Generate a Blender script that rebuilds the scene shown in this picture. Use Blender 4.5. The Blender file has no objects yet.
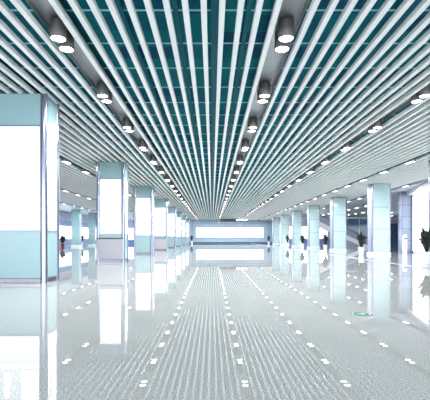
import bpy, bmesh, math, random
from mathutils import Vector, Matrix

C = bpy.context.scene.collection
R = random.Random(7)

# ------------------------------------------------------------------ materials
def srgb(r, g, b):
    f = lambda c: (c/255/12.92 if c/255 <= .04045 else ((c/255+.055)/1.055)**2.4)
    return (f(r), f(g), f(b), 1)

def mat(name, col, rough=.5, metal=0., noise=0., nscale=8., ior=1.5, stretch=None, bump=0., spec=None):
    m = bpy.data.materials.new(name); m.use_nodes = True
    nt = m.node_tree; b = nt.nodes['Principled BSDF']
    b.inputs['Base Color'].default_value = col
    b.inputs['Roughness'].default_value = rough
    b.inputs['Metallic'].default_value = metal
    b.inputs['IOR'].default_value = ior
    if spec is not None: b.inputs['Specular IOR Level'].default_value = spec
    if noise or bump:
        tc = nt.nodes.new('ShaderNodeTexCoord')
        mp = nt.nodes.new('ShaderNodeMapping')
        if stretch: mp.inputs['Scale'].default_value = stretch
        n = nt.nodes.new('ShaderNodeTexNoise'); n.inputs['Scale'].default_value = nscale
        n.inputs['Detail'].default_value = 4
        nt.links.new(tc.outputs['Object'], mp.inputs['Vector'])
        nt.links.new(mp.outputs['Vector'], n.inputs['Vector'])
        if noise:
            mx = nt.nodes.new('ShaderNodeMix'); mx.data_type = 'RGBA'
            lo = tuple(c*(1-noise) for c in col[:3])+(1,); hi = tuple(min(1, c*(1+noise)) for c in col[:3])+(1,)
            mx.inputs[6].default_value = lo; mx.inputs[7].default_value = hi
            nt.links.new(n.outputs['Fac'], mx.inputs[0]); nt.links.new(mx.outputs[2], b.inputs['Base Color'])
        if bump:
            bp = nt.nodes.new('ShaderNodeBump'); bp.inputs['Strength'].default_value = bump
            nt.links.new(n.outputs['Fac'], bp.inputs['Height']); nt.links.new(bp.outputs['Normal'], b.inputs['Normal'])
    return m

def emit(name, col, s):
    m = bpy.data.materials.new(name); m.use_nodes = True
    nt = m.node_tree; b = nt.nodes['Principled BSDF']
    b.inputs['Base Color'].default_value = (.8, .8, .8, 1); b.inputs['Roughness'].default_value = .3
    b.inputs['Emission Color'].default_value = col; b.inputs['Emission Strength'].default_value = s
    m.cycles.emission_sampling = 'FRONT'
    return m

def floor_mat():
    m = bpy.data.materials.new('polished_speckled_granite'); m.use_nodes = True
    nt = m.node_tree; N = nt.nodes; L = nt.links; b = N['Principled BSDF']
    tc = N.new('ShaderNodeTexCoord')
    v = N.new('ShaderNodeTexNoise'); v.inputs['Scale'].default_value = 75; v.inputs['Detail'].default_value = 3
    v.inputs['Roughness'].default_value = .7
    L.new(tc.outputs['Object'], v.inputs['Vector'])
    r = N.new('ShaderNodeValToRGB')
    e = r.color_ramp.elements
    e[0].position = .36; e[0].color = FLOOR_LO
    e[1].position = .60; e[1].color = FLOOR_HI
    L.new(v.outputs['Fac'], r.inputs['Fac'])
    L.new(r.outputs['Color'], b.inputs['Base Color'])
    b.inputs['Roughness'].default_value = 0; b.inputs['IOR'].default_value = FLOOR_IOR
    return m

def glass_mat():
    m = bpy.data.materials.new('clear_window_glass'); m.use_nodes = True
    nt = m.node_tree; N = nt.nodes; L = nt.links
    for n in list(N): N.remove(n)
    o = N.new('ShaderNodeOutputMaterial'); t = N.new('ShaderNodeBsdfTransparent'); g = N.new('ShaderNodeBsdfGlossy')
    t.inputs['Color'].default_value = (.96, .98, 1, 1); g.inputs['Roughness'].default_value = .02
    lw = N.new('ShaderNodeLayerWeight'); f = N.new('ShaderNodeMath'); f.operation = 'POWER'; f.inputs[1].default_value = 6
    L.new(lw.outputs['Facing'], f.inputs[0])
    x = N.new('ShaderNodeMixShader'); L.new(f.outputs[0], x.inputs[0]); L.new(t.outputs[0], x.inputs[1]); L.new(g.outputs[0], x.inputs[2])
    L.new(x.outputs[0], o.inputs['Surface'])
    return m

def deck_mat():
    m = bpy.data.materials.new('teal_deck_paint'); m.use_nodes = True
    nt = m.node_tree; N = nt.nodes; L = nt.links; b = N['Principled BSDF']
    tc = N.new('ShaderNodeTexCoord')
    br = N.new('ShaderNodeTexBrick'); br.inputs['Scale'].default_value = 1
    br.inputs['Brick Width'].default_value = 1.4; br.inputs['Row Height'].default_value = .6; br.inputs['Mortar Size'].default_value = .02
    br.inputs['Color1'].default_value = DECK_A; br.inputs['Color2'].default_value = DECK_B; br.inputs['Mortar'].default_value = DECK_M
    L.new(tc.outputs['Object'], br.inputs['Vector'])
    L.new(br.outputs['Color'], b.inputs['Base Color']); b.inputs['Roughness'].default_value = .7; b.inputs['Specular IOR Level'].default_value = .08
    return m

def tile_mat():
    m = bpy.data.materials.new('grey_stone_tiles'); m.use_nodes = True
    nt = m.node_tree; N = nt.nodes; L = nt.links; b = N['Principled BSDF']
    tc = N.new('ShaderNodeTexCoord'); mp = N.new('ShaderNodeMapping'); mp.inputs['Rotation'].default_value = (math.pi/2, 0, 0)
    br = N.new('ShaderNodeTexBrick'); br.offset = 0; br.inputs['Scale'].default_value = 1
    br.inputs['Brick Width'].default_value = .9; br.inputs['Row Height'].default_value = .9; br.inputs['Mortar Size'].default_value = .012
    br.inputs['Color1'].default_value = srgb(118, 130, 156); br.inputs['Color2'].default_value = srgb(134, 146, 172); br.inputs['Mortar'].default_value = srgb(50, 58, 78)
    L.new(tc.outputs['Object'], mp.inputs['Vector']); L.new(mp.outputs['Vector'], br.inputs['Vector'])
    L.new(br.outputs['Color'], b.inputs['Base Color']); b.inputs['Roughness'].default_value = .15
    return m

LAMP_W = 28.5
FLOOR_LO = srgb(124, 128, 127); FLOOR_HI = srgb(205, 208, 206); FLOOR_IOR = 1.6
DECK_A = srgb(0, 122, 130); DECK_B = srgb(0, 74, 110); DECK_M = srgb(10, 120, 130)

spot = bpy.data.lights.new('lamp_beam', 'AREA'); spot.energy = LAMP_W; spot.color = (.95, .985, 1)
spot.shape = 'DISK'; spot.size = .22; spot.cycles.use_multiple_importance_sampling = False

M = dict(
    floor=floor_mat(), deck=deck_mat(), tiles=tile_mat(), glass=glass_mat(),
    slat=mat('white_powder_coated_aluminium', srgb(244, 249, 252), .4, noise=.01),
    rail=mat('pale_teal_carrier_steel', srgb(140, 225, 232), .4),
    duct=mat('teal_painted_duct', srgb(0, 105, 125), .5, noise=.1, spec=.1),
    trough=mat('brushed_grey_steel', srgb(158, 162, 168), .42, .6, noise=.12, nscale=6, stretch=(8, .4, 8)),
    housing=mat('dark_grey_lamp_housing', srgb(104, 102, 102), .35, .3, noise=.06),
    lens=emit('lit_lamp_lens', (1, .97, .90, 1), 9),
    wall_white=mat('white_wall_paint', srgb(226, 232, 242), .6, noise=.03, nscale=2),
    ceiling_grey=mat('grey_metal_ceiling_panel', srgb(168, 178, 192), .5, noise=.03, nscale=2),
    cyan=mat('pale_cyan_glass_panel', srgb(137, 168, 173), .2, noise=.02, nscale=1.5),
    cyan_light=mat('pale_aqua_glass_panel', srgb(178, 204, 208), .12, noise=.02, nscale=1.5),
    seam=mat('dark_panel_seam', srgb(60, 76, 92), .4),
    steel=mat('polished_stainless_steel', srgb(132, 136, 152), .24, 1., noise=.04, nscale=3, stretch=(1, 1, .1)),
    plinth_steel=mat('dull_steel_plinth', srgb(112, 110, 118), .3, 1., noise=.12, nscale=3),
    brushed=mat('brushed_stainless_steel', srgb(140, 146, 168), .35, .3, noise=.08, nscale=5, stretch=(6, 6, .3)),
    frame=mat('grey_blue_aluminium_frame', srgb(120, 132, 152), .35, .6, noise=.04),
    lilac=mat('lilac_grey_lacquer', srgb(164, 161, 172), .35, noise=.02),
    dark=mat('dark_slot', srgb(58, 60, 72), .5),
    poster=emit('lit_poster_ground', (.97, .985, 1, 1), .43),
    poster_white=emit('lit_poster_white', (1, 1, 1, 1), 1.1),
    light=emit('lit_white_poster_panel', (.97, .985, 1, 1), 1.1),
    base_white=mat('glossy_white_base', srgb(218, 224, 230), .2),
    far=mat('blue_grey_wall_panel', srgb(140, 162, 184), .35, noise=.05, nscale=.6),
    dado=mat('blue_dado_panel', srgb(120, 150, 205), .4, noise=.05, nscale=1),
    lilac_wall=mat('pale_lilac_wall', srgb(196, 200, 226), .5, noise=.04, nscale=1),
    dark_glass=mat('dark_blue_glass', srgb(76, 108, 146), .08, noise=.15, nscale=.8),
    rubber=mat('black_rubber', srgb(24, 24, 28), .5),
    tread=mat('grooved_step_metal', srgb(150, 156, 172), .35, .7, noise=.1, nscale=20),
    balustrade=mat('pale_balustrade_panel', srgb(140, 150, 172), .2, noise=.03),
    truss=mat('white_truss_cladding', srgb(236, 238, 248), .3, noise=.02),
    pot=mat('white_ceramic', srgb(240, 243, 250), .22, noise=.01),
    red=mat('red_ceramic', srgb(150, 30, 50), .3, noise=.05),
    soil=mat('dark_soil', srgb(50, 40, 34), .9, noise=.3, nscale=40),
    leaf=mat('dark_green_leaf', srgb(12, 27, 22), .4, noise=.4, nscale=9),
    green=mat('emergency_green', srgb(10, 120, 84), .6, spec=.1),
    marker_white=mat('matt_white_print', srgb(200, 210, 208), .6, spec=.1),
    marker_dark=mat('dark_green_rim', srgb(20, 60, 62), .6, spec=.1),
    sign=mat('black_sign_board', srgb(30, 34, 48), .35),
    border_stone=mat('pale_border_stone', srgb(150, 155, 158), .3, noise=.03, nscale=30),
    joint=mat('grey_metal_floor_strip', srgb(150, 158, 166), .25, .5),
)

# ------------------------------------------------------------------ mesh helpers
def nb(): return bmesh.new()

def box(bm, x0, x1, y0, y1, z0, z1, mtx=None, bev=0):
    vs = [bm.verts.new((x, y, z)) for z in (z0, z1) for y in (y0, y1) for x in (x0, x1)]
    fs = [bm.faces.new([vs[i] for i in f]) for f in ((0, 2, 3, 1), (4, 5, 7, 6), (0, 1, 5, 4), (2, 6, 7, 3), (0, 4, 6, 2), (1, 3, 7, 5))]
    if bev:
        es = list({e for f in fs for e in f.edges})
        res = bmesh.ops.bevel(bm, geom=es, offset=bev, segments=2, affect='EDGES', profile=.5)
        vs = list({v for f in res['faces'] for v in f.verts} | {v for v in vs if v.is_valid})
    if mtx is not None:
        for v in vs:
            if v.is_valid: v.co = mtx @ v.co
    return bm

def lathe(bm, prof, seg=24, at=(0, 0, 0), cap0=True, cap1=True):
    rings = []
    for (r, z) in prof:
        rings.append([bm.verts.new((at[0]+r*math.cos(2*math.pi*i/seg), at[1]+r*math.sin(2*math.pi*i/seg), at[2]+z)) for i in range(seg)])
    for a, b in zip(rings, rings[1:]):
        for i in range(seg):
            bm.faces.new((a[i], a[(i+1) % seg], b[(i+1) % seg], b[i]))
    if cap0: bm.faces.new(list(reversed(rings[0])))
    if cap1: bm.faces.new(rings[-1])
    return bm

def extrude(bm, poly, f0, f1):
    """poly: list of 2-D points; f0/f1 turn a 2-D point into the two end points"""
    a = [bm.verts.new(f0(p)) for p in poly]; b = [bm.verts.new(f1(p)) for p in poly]
    n = len(poly)
    bm.faces.new(list(reversed(a))); bm.faces.new(b)
    for i in range(n): bm.faces.new((a[i], a[(i+1) % n], b[(i+1) % n], b[i]))
    return bm

def obj(name, bm, m, parent=None, loc=None, smooth=False, sharp=40):
    if len(bm.faces) > 1: bmesh.ops.recalc_face_normals(bm, faces=bm.faces[:])
    me = bpy.data.meshes.new(name); bm.to_mesh(me); bm.free()
    me.materials.append(M[m] if isinstance(m, str) else m)
    if smooth:
        for p in me.polygons: p.use_smooth = True
        me.set_sharp_from_angle(angle=math.radians(sharp))
    o = bpy.data.objects.new(name, me); C.objects.link(o)
    if parent: o.parent = parent
    if loc: o.location = loc
    return o

def thing(name, label, cat, loc=(0, 0, 0), rz=0, group=None):
    o = bpy.data.objects.new(name, None); C.objects.link(o)
    o.empty_display_size = .1
    o.location = loc; o.rotation_euler = (0, 0, rz)
    o['label'] = label; o['category'] = cat; o['kind'] = 'thing'
    if group: o['group'] = group
    return o

def copy_tree(o, parent=None):
    c = o.copy(); C.objects.link(c)
    if parent: c.parent = parent
    for ch in list(o.children): copy_tree(ch, c)
    return c

def struct(name, bm, m, parent=None, **k):
    o = obj(name, bm, m, parent, **k)
    if not parent: o['kind'] = 'structure'
    return o

# ------------------------------------------------------------------ camera  (eye 1.1 m up, looking straight down the hall)
F, VX, VY, H = 410., 212., 238., 1.1
cam_d = bpy.data.cameras.new('camera'); cam = bpy.data.objects.new('camera', cam_d); C.objects.link(cam)
cam.location = (0, 0, H); cam.rotation_euler = (math.pi/2, 0, 0)
cam_d.sensor_fit = 'HORIZONTAL'; cam_d.sensor_width = 36; cam_d.lens = F/430*36
cam_d.shift_x = (215-VX)/430; cam_d.shift_y = (VY-200)/430; cam_d.clip_end = 400
bpy.context.scene.camera = cam

# ------------------------------------------------------------------ shell
CEIL = 4.62            # underside of the slats
DECK = 5.03
XL, XR, YN, YF = -20., 31., -5., 82.

bm = nb(); box(bm, XL-.3, XR+.3, YN, YF+.3, -.2, 0); struct('floor', bm, 'floor')

bm = nb(); box(bm, -15.4, 13.3, YN, YF+.3, DECK, DECK+.2)
ceiling = struct('ceiling', bm, 'deck')
for (a, b_, nm) in ((XL-.3, -15.4, 'ceiling_panel'), (13.3, XR+.3, 'ceiling_panel')):
    bm = nb(); box(bm, a, b_, YN, YF+.3, CEIL, DECK+.2); struct(nm, bm, 'ceiling_grey', ceiling)

ROWS = [-15.1, -10.85, -6.68, -2.673, 1.289, 5.2, 9.1, 13.0]
def slat_bm(x, y0, y1):
    w, h, c = .0465, .10, .012
    poly = [(-w, h), (-w, c), (-w+.004, .004), (-w+c, 0), (w-c, 0), (w-.004, .004), (w, c), (w, h)]
    bm = nb(); extrude(bm, poly, lambda p: (x+p[0], y0, CEIL+p[1]), lambda p: (x+p[0], y1, CEIL+p[1])); return bm
proto = obj('slat', slat_bm(0, YN+.2, YF), 'slat', ceiling)
first = True
for a, b_ in zip(ROWS, ROWS[1:]):
    n = round((b_-a)/.283)
    for i in range(1, n):
        o = proto if first else proto.copy()
        if not first: C.objects.link(o); o.parent = ceiling
        o.location.x = a+(b_-a)*i/n; first = False
# carriers across the slats, one every 1.2 m
bm = nb(); box(bm, -15.3, 13.2, -.022, .022, 5.016, 5.029)
rail = obj('carrier_rail', bm, 'rail', ceiling); rail.location.y = 7.06
k = 1
while 7.06+1.2*k < YF-.3:
    o = rail.copy(); C.objects.link(o); o.parent = ceiling; o.location.y = 7.06+1.2*k; k += 1
# painted ducts and conduits over the middle of the hall
for (x, w, z) in ((-1.55, .05, 4.93), (.1, .12, 4.92), (.62, .04, 4.95), (-.62, .04, 4.96), (3.3, .12, 4.92), (-4.7, .1, 4.93)):
    bm = nb(); box(bm, x-w, x+w, 1, YF-.2, z, z+w*.9 if z+w*.9 < DECK else DECK-.005); obj('conduit', bm, 'duct', ceiling)
# grey light troughs
for x in ROWS:
    bm = nb()
    t = .012; w = .232
    box(bm, x-w, x+w, YN+.2, YF, CEIL+.28, CEIL+.28+t)
    for s in (-1, 1): box(bm, x+s*w-t/2, x+s*w+t/2, YN+.2, YF, CEIL+.185, CEIL+.28)
    obj('light_trough', bm, 'trough', ceiling)

def wall_boxes(bm, axis, at, th, a, b_, z0, z1, holes):
    """wall along an axis with rectangular openings (a0, a1, z0, z1)"""
    def bx(p, q, u, v):
        if q-p < 1e-4 or v-u < 1e-4: return
        if axis == 'x': box(bm, p, q, at, at+th, u, v)
        else: box(bm, at, at+th, p, q, u, v)
    cur = a
    for (p, q, u, v) in sorted(holes):
        bx(cur, p, z0, z1); bx(p, q, z0, u); bx(p, q, v, z1); cur = q
    bx(cur, b_, z0, z1)
    return bm

win_n = [0]
def window(axis, at, th, p, q, u, v, n):
    win_n[0] += 1
    f = .06; ym = at+th/2
    def bx(bm, a, b_, c, d, hw):
        if axis == 'x': box(bm, a, b_, ym-hw, ym+hw, c, d)
        else: box(bm, ym-hw, ym+hw, a, b_, c, d)
    bm = nb(); bx(bm, p, q, u, v, .012)
    root = struct('window_%d' % win_n[0], bm, 'glass')
    bm = nb()
    bx(bm, p, q, u, u+f, .03); bx(bm, p, q, v-f, v, .03)
    for i in range(n+1):
        c = p+f/2+(q-p-f)*i/n
        bx(bm, c-f/2, c+f/2, u+f, v-f, .03)
    obj('window_frame', bm, 'base_white', root)

# far end wall, the left wing's end wall, left wall, right wing
hole = [(-17.6, -6.9, .75, 3.1)]
bm = wall_boxes(nb(), 'x', YF, .3, XL, -6.0, 0, DECK, hole); struct('wall_back_left', bm, 'lilac_wall')
window('x', YF, .3, *hole[0], 8)
bm = wall_boxes(nb(), 'x', YF, .3, -6.0, 12.3, 0, DECK, []); struct('wall_back', bm, 'far')
bm = nb()
for i in range(11):
    x = -5.6+1.7*i
    if -3.3 < x < 10.4: box(bm, x-.015, x+.015, YF-.012, YF, .45, .95); box(bm, x-.015, x+.015, YF-.012, YF, 3.4, 4.6)
    else: box(bm, x-.015, x+.015, YF-.012, YF, .45, 4.6)
box(bm, -6, 12.2, YF-.012, YF, 3.95, 3.98)
struct('trim_1', bm, 'seam')
bm = nb(); box(bm, -6, 12.25, YF-.03, YF, 0, .3); struct('baseboard_back', bm, 'seam')

lh = [(38.5, 59.6, .95, 2.75), (60, 81, .95, 2.75)]
bm = wall_boxes(nb(), 'y', XL-.12, .12, YN, YF, 0, DECK, lh); struct('wall_left', bm, 'lilac_wall')
for h_ in lh: window('y', XL-.12, .12, *h_, 4)
bm = nb(); box(bm, XL, XL+.03, 36, YF-.05, .04, .92); struct('trim_2', bm, 'dado')
bm = nb(); box(bm, XL, XL+.05, 36, YF-.05, 2.85, 3.45); struct('trim_3', bm, 'dado')
bm = nb(); box(bm, XL+.06, -6.05, YF-.03, YF, .04, .7); struct('trim_4', bm, 'dado')

YR = 68.
rh = [(12.5, 19.2, .95, 3.05)]
bm = wall_boxes(nb(), 'x', YR, .3, 12.3, XR, 0, DECK, rh); struct('wall_right_end', bm, 'lilac_wall')
window('x', YR, .3, *rh[0], 5)
bm = nb(); box(bm, 12.3, 20, YR-.04, YR, .04, .9); struct('trim_5', bm, 'dado')
bm = nb(); box(bm, 20.6, 28.2, YR-.05, YR, .5, 4.3); g5 = struct('window_7', bm, 'dark_glass')
bm = nb()
for x in (20.6, 22.5, 24.4, 26.3, 28.2): box(bm, x-.04, x+.04, YR-.1, YR, .5, 4.3)
box(bm, 20.56, 28.24, YR-.1, YR, 4.3, 4.6); box(bm, 20.56, 28.24, YR-.1, YR, .42, .5)
obj('window_frame', bm, 'base_white', g5)
bm = nb(); box(bm, 28.9, 30.7, YR-.06, YR, 0, 3.4); d1 = struct('door_1', bm, 'dark_glass')
bm = nb()
for x in (28.9, 29.8, 30.7): box(bm, x-.05, x+.05, YR-.1, YR, 0, 3.4)
box(bm, 28.85, 30.75, YR-.1, YR, 3.4, 3.5); obj('door_frame', bm, 'dark', d1)
sh = [(68.6+.4, 81.6, .3, 3.6)]
bm = wall_boxes(nb(), 'y', 12.3, .3, YR+.3, YF+.3, 0, DECK, sh); struct('wall_right_inner', bm, 'lilac_wall')
window('y', 12.3, .3, *sh[0], 5)
bm = wall_boxes(nb(), 'y', XR, .3, YN, YR+.3, 0, DECK, [(36, 60, .4, 3.8)]); struct('wall_right', bm, 'lilac_wall')
window('y', XR, .3, 36, 60, .4, 3.8, 9)

bm = nb(); box(bm, 7.62, 8.0, YN+.1, YF-.1, 0, .002); struct('trim_6', bm, 'border_stone')

# ------------------------------------------------------------------ columns
def frame_ring(bm, P, a0, a1, z0, z1, w, d0, d1):
    for (p, q, u, v) in ((a0, a1, z0, z0+w), (a0, a1, z1-w, z1), (a0, a0+w, z0+w, z1-w), (a1-w, a1, z0+w, z1-w)):
        P(bm, p, q, u, v, d0, d1)

ORD = ['nearest', 'second', 'third', 'fourth', 'fifth', 'sixth', 'seventh', 'eighth', 'ninth', 'tenth']
PILLARS = []   # (x0, x1, y0, y1) for the sight-line test
W_, D_ = 1.28, .9
def left_column(x1, y0, idx):
    x0 = x1-W_; y1 = y0+D_
    kiosk = idx in (1, 3)
    lab = ('%s pale cyan column in the left row, white poster light box%s' %
           (ORD[idx], ', lilac-grey cabinet below' if kiosk else ', cyan panel below'))
    if idx == 0: lab = 'nearest and largest pale cyan column, cut off by the left picture edge, glowing white panels'
    t = thing('column', lab, 'column', ((x0+x1)/2, (y0+y1)/2, 0), 0, 'light box columns along the left')
    hx, hy = W_/2, D_/2
    r = .085
    bm = nb(); box(bm, -hx+.05, hx-.05, -hy+.05, hy-.05, 0, CEIL-.002); obj('core', bm, 'cyan', t)
    bm = nb(); box(bm, -hx+.02, hx-.02, -hy+.02, hy-.02, 0, .11, bev=.006); obj('plinth', bm, 'plinth_steel', t)
    # front (towards the viewer) and hall side
    def PF(bm, a, b_, u, v, d0, d1): box(bm, a, b_, -hy-d1+.05, -hy-d0+.05, u, v)
    def PS(bm, a, b_, u, v, d0, d1): box(bm, hx+d0-.05, hx+d1-.05, a, b_, u, v)
    for side, (P, ha) in enumerate(((PF, hx), (PS, hy))):
        e = ha-r*1.25
        bm = nb(); P(bm, -e, e, 3.86, CEIL-.002, 0, .035); obj('upper_panel', bm, 'cyan', t)
        bm = nb(); frame_ring(bm, P, -e, e, 1.25, 3.86, .045, 0, .05)
        fr = obj('light_box_frame', bm, 'frame', t)
        bm = nb(); P(bm, -e+.045, e-.045, 1.295, 3.815, 0, .03)
        n0 = len(bm.faces); g = e-.06
        P(bm, g*.35, g*.95, 1.33, 1.66, .03, .032); P(bm, -g*.9, -g*.1, 1.46, 1.5, .03, .032)
        P(bm, -g*.98, g*.98, 1.98, 2.06, .03, .032)
        P(bm, -g*.96, -g*.05, 2.9, 3.35, .03, .032); P(bm, g*.1, g*.96, 2.14, 3.35, .03, .032); P(bm, -g*.8, -g*.5, 2.2, 2.8, .03, .032)
        for q in (-.6, -.2, .2, .6): P(bm, g*q-.07, g*q+.07, 3.55, 3.69, .03, .032)
        bm.faces.ensure_lookup_table()
        for fc in bm.faces[n0:]: fc.material_index = 1
        lp = obj('poster_panel', bm, 'poster', t); lp.data.materials.append(M['poster_white'])
        lp['label'] = 'glowing white poster panel'
        if kiosk and side == 0:
            bm = nb(); P(bm, -e, e, 1.13, 1.25, 0, .035); obj('lower_panel', bm, 'cyan', t)
            bm = nb(); P(bm, -e-.08, e+.06, .12, 1.05, 0, .12); cb = obj('cabinet_front', bm, 'lilac', t); cb['label'] = 'lilac-grey cabinet front'
            bm = nb(); P(bm, -e-.06, e+.04, 1.05, 1.10, 0, .10); obj('cabinet_slot', bm, 'dark', cb)
        else:
            bm = nb(); P(bm, -e, e, .12, 1.25, 0, .035); obj('lower_panel', bm, 'cyan', t)
        bm = nb(); P(bm, -e-.02, -e, .11, CEIL-.002, 0, .04); obj('edge_bead', bm, 'seam', t)
        bm = nb(); P(bm, e, e+.02, .11, CEIL-.002, 0, .04); obj('edge_bead', bm, 'seam', t)
    for sx in (-1, 1):
        for sy in (-1, 1):
            bm = nb(); lathe(bm, [(r, 0), (r, CEIL-.002)], 24, (sx*(hx-r+.02), sy*(hy-r+.02), 0))
            obj('corner_post', bm, 'steel', t, smooth=True)
    PILLARS.append((x0, x1, y0, y1))
    return t

for i in range(8): left_column(-4.05, 9.98+8.97*i, i)

def right_column(x0, y0, idx, tot):
    w = 1.18; x1 = x0+w; y1 = y0+D_
    lab = '%s pale aqua column in the right row, three stacked glass panels, white base' % ORD[idx]
    if idx == 0: lab = 'column cut off by the right picture edge behind the potted plant'
    t = thing('column', lab, 'column', ((x0+x1)/2, (y0+y1)/2, 0), 0, 'aqua columns along the right')
    hx, hy = w/2, D_/2
    bm = nb(); box(bm, -hx+.03, hx-.03, -hy+.03, hy-.03, 0, CEIL-.002); obj('core', bm, 'brushed', t)
    for (u, v) in ((.17, 1.66), (1.68, 3.09), (3.11, CEIL-.02)):
        bm = nb(); box(bm, -hx+.07, hx-.07, -hy, -hy+.04, u, v, bev=.006); obj('glass_panel', bm, 'cyan_light', t)
        bm = nb(); box(bm, -hx, -hx+.04, -hy+.12, hy-.12, u, v, bev=.006); obj('side_panel', bm, 'brushed', t)
    for z in (1.67, 3.10):
        bm = nb(); box(bm, -hx+.06, hx-.06, -hy+.012, -hy+.03, z-.012, z+.012); obj('panel_joint', bm, 'seam', t)
        bm = nb(); box(bm, -hx+.012, -hx+.03, -hy+.1, hy-.1, z-.012, z+.012); obj('panel_joint', bm, 'seam', t)
    bm = nb(); box(bm, -hx-.03, hx+.03, -hy-.03, hy+.03, 0, .17, bev=.015); obj('plinth', bm, 'base_white', t)
    for sx in (-1, 1):
        for sy in (-1, 1):
            bm = nb(); lathe(bm, [(.06, .2), (.06, CEIL-.002)], 20, (sx*(hx-.05), sy*(hy-.05), 0)); obj('corner_post', bm, 'steel', t, smooth=True)
    PILLARS.append((x0, x1, y0, y1))

for i in range(7):
    y = 17.8+8.8*i
    right_column(9.87 if i == 0 else 10.40+.025*(i-1), y, i, 7)

# far left wing columns
for i, y in enumerate((51., 57.7)):
    x1 = -16.5 if i == 0 else -16.45
    t = thing('column', ['pale green tiled column in the far left wing, beside the dark plant with red pot', 'pale green tiled column in the far left wing, nearer the hall, with small red mark'][i],
              'column', (x1-.5, y+.45, 0), 0, 'columns of the far left wing')
    bm = nb(); box(bm, -.47, .47, -.42, .42, 0, CEIL-.002); obj('core', bm, 'cyan', t)
    for (u, v) in ((.24, 1.5), (1.52, 2.9), (2.92, CEIL-.02)):
        bm = nb(); box(bm, -.5, .5, -.45, .45, u, v, bev=.006); obj('glass_panel', bm, 'cyan', t)
    bm = nb(); box(bm, -.54, .54, -.49, .49, 0, .24, bev=.012); obj('plinth', bm, 'base_white', t)
    if i == 1:
        bm = nb(); box(bm, .02, .16, -.47, -.45, 1.9, 2.08); cb = obj('call_box', bm, 'red', t); cb['label'] = 'small red wall box'
    PILLARS.append((x1-1, x1, y, y+.9))

# ------------------------------------------------------------------ far light box and hanging sign
t = thing('light_box', 'very wide glowing white light box on the blue-grey far wall', 'light box', (3.55, YF, 2.2))
hw, hh = 6.7, .98
bm = nb(); box(bm, -hw, hw, -.06, -.001, -hh, hh); obj('lit_panel', bm, 'light', t)
bm = nb()
for (p, q, u, v) in ((-hw-.06, hw+.06, -hh-.06, -hh), (-hw-.06, hw+.06, hh, hh+.06), (-hw-.06, -hw, -hh, hh), (hw, hw+.06, -hh, hh)): box(bm, p, q, -.09, -.001, u, v)
obj('light_box_frame', bm, 'frame', t)

t = thing('hanging_sign', 'long dark sign board hanging under the slats before the far wall', 'sign', (3.86, 73, CEIL))
bm = nb(); box(bm, -2.6, 2.6, -.09, .09, -.62, -.1, bev=.01); obj('sign_board', bm, 'sign', t)
bm = nb()
for (a, b_, u, v) in ((.45, .95, -.44, -.17), (1.02, 1.5, -.38, -.14), (1.55, 2.0, -.45, -.2), (2.05, 2.45, -.4, -.18)):
    box(bm, a, b_, -.1, -.088, u, v)
f = obj('sign_face', bm, emit('lit_sign_face', (1, 1, 1, 1), 1.4), t); f['label'] = 'glowing white patches on the dark board'
for x in (-2, 2):
    bm = nb(); lathe(bm, [(.02, -.1), (.02, .13)], 10, (x, 0, 0)); obj('hanger_rod', bm, 'frame', t, smooth=True)

# ------------------------------------------------------------------ ceiling lamps
def make_lamp(lens_z):
    t = thing('twin_downlight', 'x', 'ceiling light')
    for s in (-1, 1):
        bm = nb(); lathe(bm, [(.125, .30), (.14, .295), (.14, .01), (.137, 0), (.122, 0), (.118, .02)], 28, (0, 0, 0), True, True)
        hgt = obj('lamp_housing', bm, 'housing', t, (0, s*.2, 0), smooth=True)
        bm = nb(); bm.faces.new([bm.verts.new((.119*math.cos(-a), .119*math.sin(-a), .008)) for a in [2*math.pi*i/16 for i in range(16)]])
        obj('lens', bm, 'lens', hgt)
        lb = bpy.data.objects.new('lamp_beam', spot); C.objects.link(lb); lb.parent = hgt; lb.location.z = -.01
    bm = nb(); box(bm, -.05, .05, -.33, .33, .285, .30); obj('mounting_plate', bm, 'housing', t)
    return t

def make_flush():
    t = thing('recessed_downlight', 'x', 'ceiling light')
    bm = nb(); box(bm, -.2, .2, -.75, .75, -.03, -.001); obj('tray', bm, 'housing', t)
    for s in (-1, 1):
        bm = nb(); bm.faces.new([bm.verts.new((.135*math.cos(-a), s*.2+.135*math.sin(-a), -.033)) for a in [2*math.pi*i/16 for i in range(16)]]); obj('lens', bm, 'lens', t)
    return t

def hidden(x, y, z):
    px = VX+F*x/y
    if px < 1 or px > 429: return True
    for (x0, x1, y0, y1) in PILLARS:
        if y0 > y: continue
        e = [F*xx/yy for xx in (x0, x1) for yy in (y0, y1)]
        if min(e)+VX-.3 < px < max(e)+VX+.3: return True
    return False

NTH = lambda n: '%d%s' % (n, 'th' if 10 <= n % 100 <= 20 else {1: 'st', 2: 'nd', 3: 'rd'}.get(n % 10, 'th'))
rowname = {-15.1: 'outermost trough over the far left wing', -10.85: 'second trough beyond the left columns', -6.68: 'first trough behind the left columns',
           -2.673: 'trough just left of mid hall', 1.289: 'trough just right of mid hall', 5.2: 'second trough right of mid hall',
           9.1: 'third trough right, before the right columns', 13.0: 'trough beyond the right columns',
           16.85: 'first row over the right wing', 20.7: 'second row over the right wing', 24.6: 'third row over the right wing', 28.5: 'fourth row over the right wing'}
lampp = make_lamp(0); flushp = make_flush(); used = set()
for x in ROWS+[16.85, 20.7, 24.6, 28.5]:
    n = 0
    flush = x > 14
    for k in range(26):
        y = 7.33+2.88*k
        if y > (YR-1 if x > 12 else YF-1.5): break
        if x > 13.5 and y < 35: continue
        if hidden(x, y, CEIL): continue
        n += 1
        p = flushp if flush else lampp
        o = p if p.name not in used else copy_tree(p)
        used.add(p.name)
        o.location = (x, y, CEIL if flush else CEIL-.06)
        o['label'] = ('%s visible lit %s from the front, %s' % (NTH(n), 'twin recessed downlight' if flush else 'twin round downlight', rowname[x]))
        o['group'] = 'ceiling lights in the ' + rowname[x]

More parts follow.
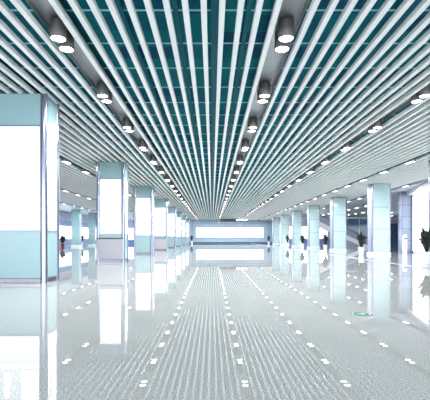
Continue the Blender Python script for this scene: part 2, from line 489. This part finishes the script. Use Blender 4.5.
# ------------------------------------------------------------------ plants
def leaf(bm, base, ang, lean, length, width, rnd):
    d = Vector((math.cos(ang), math.sin(ang), 0)); s = Vector((-d.y, d.x, 0))
    n = 7; L_, Rr, Md = [], [], []
    p = Vector(base); th = lean*.35
    curl = rnd.uniform(.5, 1.2)*lean
    for i in range(n+1):
        t = i/n
        wv = width*(math.sin(math.pi*min(1, (t*.93+.07)))**.8)*.5
        up = Vector((0, 0, 1))
        dirv = d*math.sin(th)+up*math.cos(th); nrm = d*math.cos(th)-up*math.sin(th)
        Md.append(bm.verts.new(p)); L_.append(bm.verts.new(p+s*wv-nrm*wv*.35)); Rr.append(bm.verts.new(p-s*wv-nrm*wv*.35))
        p = p+dirv*(length/n); th += curl/n
    for i in range(n):
        bm.faces.new((L_[i], L_[i+1], Md[i+1], Md[i])); bm.faces.new((Md[i], Md[i+1], Rr[i+1], Rr[i]))

def plant(loc, label, seed, h=1.0, spread=.9, pot='pot', count=34, group='potted plants beside the columns', pr=.19, ph=.5):
    rnd = random.Random(seed)
    t = thing('potted_plant', label, 'plant', loc, 0, group)
    bm = nb(); lathe(bm, [(pr*.78, 0), (pr*.8, .01), (pr*.97, ph-.05), (pr, ph-.04), (pr, ph), (pr*.9, ph), (pr*.88, ph-.05)], 28, cap1=False)
    pt = obj('pot', bm, pot, t, smooth=True)
    bm = nb(); lathe(bm, [(pr*.885, ph-.06), (pr*.885, ph-.045), (pr*.5, ph-.03)], 24); obj('soil', bm, 'soil', pt)
    bm = nb()
    for i in range(5):
        a = rnd.uniform(0, 6.28); r = rnd.uniform(.02, .07)
        lathe(bm, [(.012, 0), (.008, h*.55)], 6, (r*math.cos(a), r*math.sin(a), ph-.05))
    obj('stem', bm, 'leaf', t)
    bm = nb()
    for i in range(count):
        a = rnd.uniform(0, 6.28); q = rnd.random()
        z0 = ph-.04+h*.5*q*rnd.uniform(.4, 1)
        leaf(bm, (.05*math.cos(a), .05*math.sin(a), z0), a, rnd.uniform(.15, .9)*spread, h*rnd.uniform(.45, .62), h*rnd.uniform(.13, .19), rnd)
    f_ = obj('leaves', bm, 'leaf', t, smooth=True, sharp=60)
    so = f_.modifiers.new('thickness', 'SOLIDIFY'); so.thickness = .004
    return t

plant((9.3, 17.75, 0), 'large leafy plant in a white pot at the right picture edge', 3, 1.25, 1.3, count=44, pr=.24)
plant((9.72, 26.7, 0), 'tall upright plant in white pot before the stairs, by the second right column', 5, 1.15, 1.0, count=44)
plant((9.85, 35.6, 0), 'bushy dark plant in white pot left of the third right column', 8, 1.1, .95, count=60)
plant((9.85, 44.6, 0), 'bushy dark plant in white pot left of the fourth right column', 11, 1.1, .95, count=60)
plant((9.8, 53.2, 0), 'small dark plant left of the fifth right column', 14, 1.1, .9, count=56)
plant((9.8, 70.9, 0), 'farthest dark plant on the right, before the blue-grey far wall', 17, 1.2, .9, count=56)
plant((-3.75, 76.0, 0), 'dark plant at the far end of the left column row', 20, 1.3, 1.1, count=46)
plant((-18.75, 51.4, 0), 'dark plant in a red pot in the far left wing', 23, 1.35, 1.5, pot='red', count=90, pr=.26, ph=.36)
plant((-18.2, 57.2, 0), 'dark plant in white pot between the two far left wing columns', 26, 1.3, 1.4, count=90)

# ------------------------------------------------------------------ escalator in the right wing
t = thing('escalator', 'escalator with grey sides and white lower edge rising behind the right columns', 'escalator', (17.9, 47, 0))
Lx, rise = 5.6, 2.8          # runs towards -X
sl = rise/Lx
def inc(bm, y0, y1, lo, hi, xa=0., xb=None):
    xb = Lx if xb is None else xb
    poly = [(-xa, xa*sl+lo), (-xa, xa*sl+hi), (-xb, xb*sl+hi), (-xb, xb*sl+lo)]
    extrude(bm, poly, lambda p: (p[0], y0, p[1]), lambda p: (p[0], y1, p[1])); return bm
bm = nb()
extrude(bm, [(.6, 0), (.6, .12), (0, .22), (-Lx, rise+.22), (-Lx, rise-.28), (-.55, 0)], lambda p: (p[0], 0, p[1]), lambda p: (p[0], 1.4, p[1]))
obj('truss', bm, 'truss', t)
bm = nb()
n = 28
for i in range(n):
    x = -Lx*i/n; box(bm, x-Lx/n, x, .28, 1.12, x*-sl+.1, x*-sl+.1+.22)
obj('steps', bm, 'tread', t)
for y in (.06, 1.26):
    bm = inc(nb(), y, y+.08, .21, .95); bl = obj('balustrade', bm, 'balustrade', t)
    bm = nb()
    for i in range(1, 6):
        inc(bm, y-.012, y+.092, .2+.12*i, .222+.12*i)
    obj('panel_line', bm, 'frame', bl)
    bm = inc(nb(), y-.02, y+.10, .95, 1.05, -.3, Lx); lathe(bm, [(.05, .35), (.05, .8)], 10, (.28, y+.04, 0)); obj('handrail', bm, 'rubber', t)
bm = nb(); box(bm, -Lx-.35, -Lx, 0, 1.4, rise-.28, rise+.22); obj('landing', bm, 'truss', t)
for y in (.15, 1.25):
    bm = nb(); lathe(bm, [(.07, 0), (.07, rise-.28)], 14, (-Lx-.15, y, 0)); obj('support_post', bm, 'steel', t, smooth=True)

# ------------------------------------------------------------------ angled shop corner at the right
ang = math.atan2(.95, 4.2)
bm = nb(); box(bm, 14.2, 15.6, 31.0, 31.25, 0, CEIL-.002); t = thing('tiled_pillar', 'grey-blue tiled pier beside the glowing white shop wall', 'pillar', (0, 0, 0))
obj('tile_cladding', bm, 'tiles', t)
bm = nb(); box(bm, 14.17, 15.63, 30.97, 31.28, 0, .12); obj('plinth', bm, 'frame', t)
t = thing('light_wall', 'tall angled glowing white display wall at the right, behind the potted plant', 'light box', (15.0, 30.85, 0), -ang)
bm = nb(); box(bm, .12, .4, -6.5, -.02, 0, 4.3); obj('casing', bm, 'wall_white', t)
bm = nb(); box(bm, .085, .12, -6.45, -.07, .12, 4.25); obj('lit_panel', bm, 'light', t)
bm = nb(); box(bm, -.35, .4, -6.5, -.02, 4.3, CEIL-.002); obj('canopy', bm, 'base_white', t)

t = thing('bin', 'slim white pedestal bin standing before the grey tiled pier', 'bin', (14.05, 29.9, 0))
bm = nb(); lathe(bm, [(.15, 0), (.155, .02), (.155, 1.2), (.145, 1.22)], 24); obj('bin_body', bm, 'pot', t, smooth=True)
bm = nb(); lathe(bm, [(.16, 1.22), (.16, 1.27), (.12, 1.34)], 24); obj('lid', bm, 'base_white', t, smooth=True)
bm = nb(); box(bm, -.09, .09, -.165, -.14, 1.0, 1.12); obj('slot', bm, 'dark', t)

# ------------------------------------------------------------------ green escape marker on the floor
t = thing('floor_marker', 'round green and white escape route sticker on the shiny floor', 'sign', (2.16, 5.93, 0))
bm = nb(); lathe(bm, [(.15, 0), (.15, .002)], 40); obj('rim', bm, 'marker_dark', t)
bm = nb(); lathe(bm, [(.136, .002), (.136, .0026)], 40); obj('disc', bm, 'marker_white', t)
bm = nb(); lathe(bm, [(.118, .0026), (.118, .0032)], 40); obj('green_field', bm, 'green', t)
bm = nb()
arrow = [(-.07, -.018), (.01, -.018), (.01, -.05), (.075, 0), (.01, .05), (.01, .018), (-.07, .018)]
extrude(bm, arrow, lambda p: (p[0], p[1], .0032), lambda p: (p[0], p[1], .0038)); obj('arrow', bm, 'marker_white', t)

# ------------------------------------------------------------------ light
w = bpy.data.worlds.new('daylight'); bpy.context.scene.world = w; w.use_nodes = True
bg = w.node_tree.nodes['Background']; bg.inputs['Color'].default_value = (.87, .94, 1, 1); bg.inputs['Strength'].default_value = 3.0

# daylight comes in through the open end of the hall behind the viewer
pd = bpy.data.lights.new('daylight_opening', 'AREA'); pd.shape = 'RECTANGLE'; pd.size = XR-XL; pd.size_y = DECK
pd.cycles.is_portal = True
po = bpy.data.objects.new('daylight_opening', pd); C.objects.link(po)
po.location = ((XL+XR)/2, YN, DECK/2); po.rotation_euler = (math.pi/2, 0, 0)

sc = bpy.context.scene
sc.view_settings.view_transform = 'Standard'; sc.view_settings.look = 'None'
sc.view_settings.gamma = 1; sc.view_settings.use_curve_mapping = False
sc.view_settings.exposure = 1.2
sc.render.engine = 'CYCLES'
sc.cycles.use_denoising = True
sc.cycles.max_bounces = 10; sc.cycles.diffuse_bounces = 1; sc.cycles.glossy_bounces = 6; sc.cycles.transparent_max_bounces = 12
sc.cycles.sample_clamp_indirect = 4
sc.cycles.use_adaptive_sampling = False
sc.cycles.caustics_reflective = False; sc.cycles.caustics_refractive = False
sc.cycles.use_light_tree = True
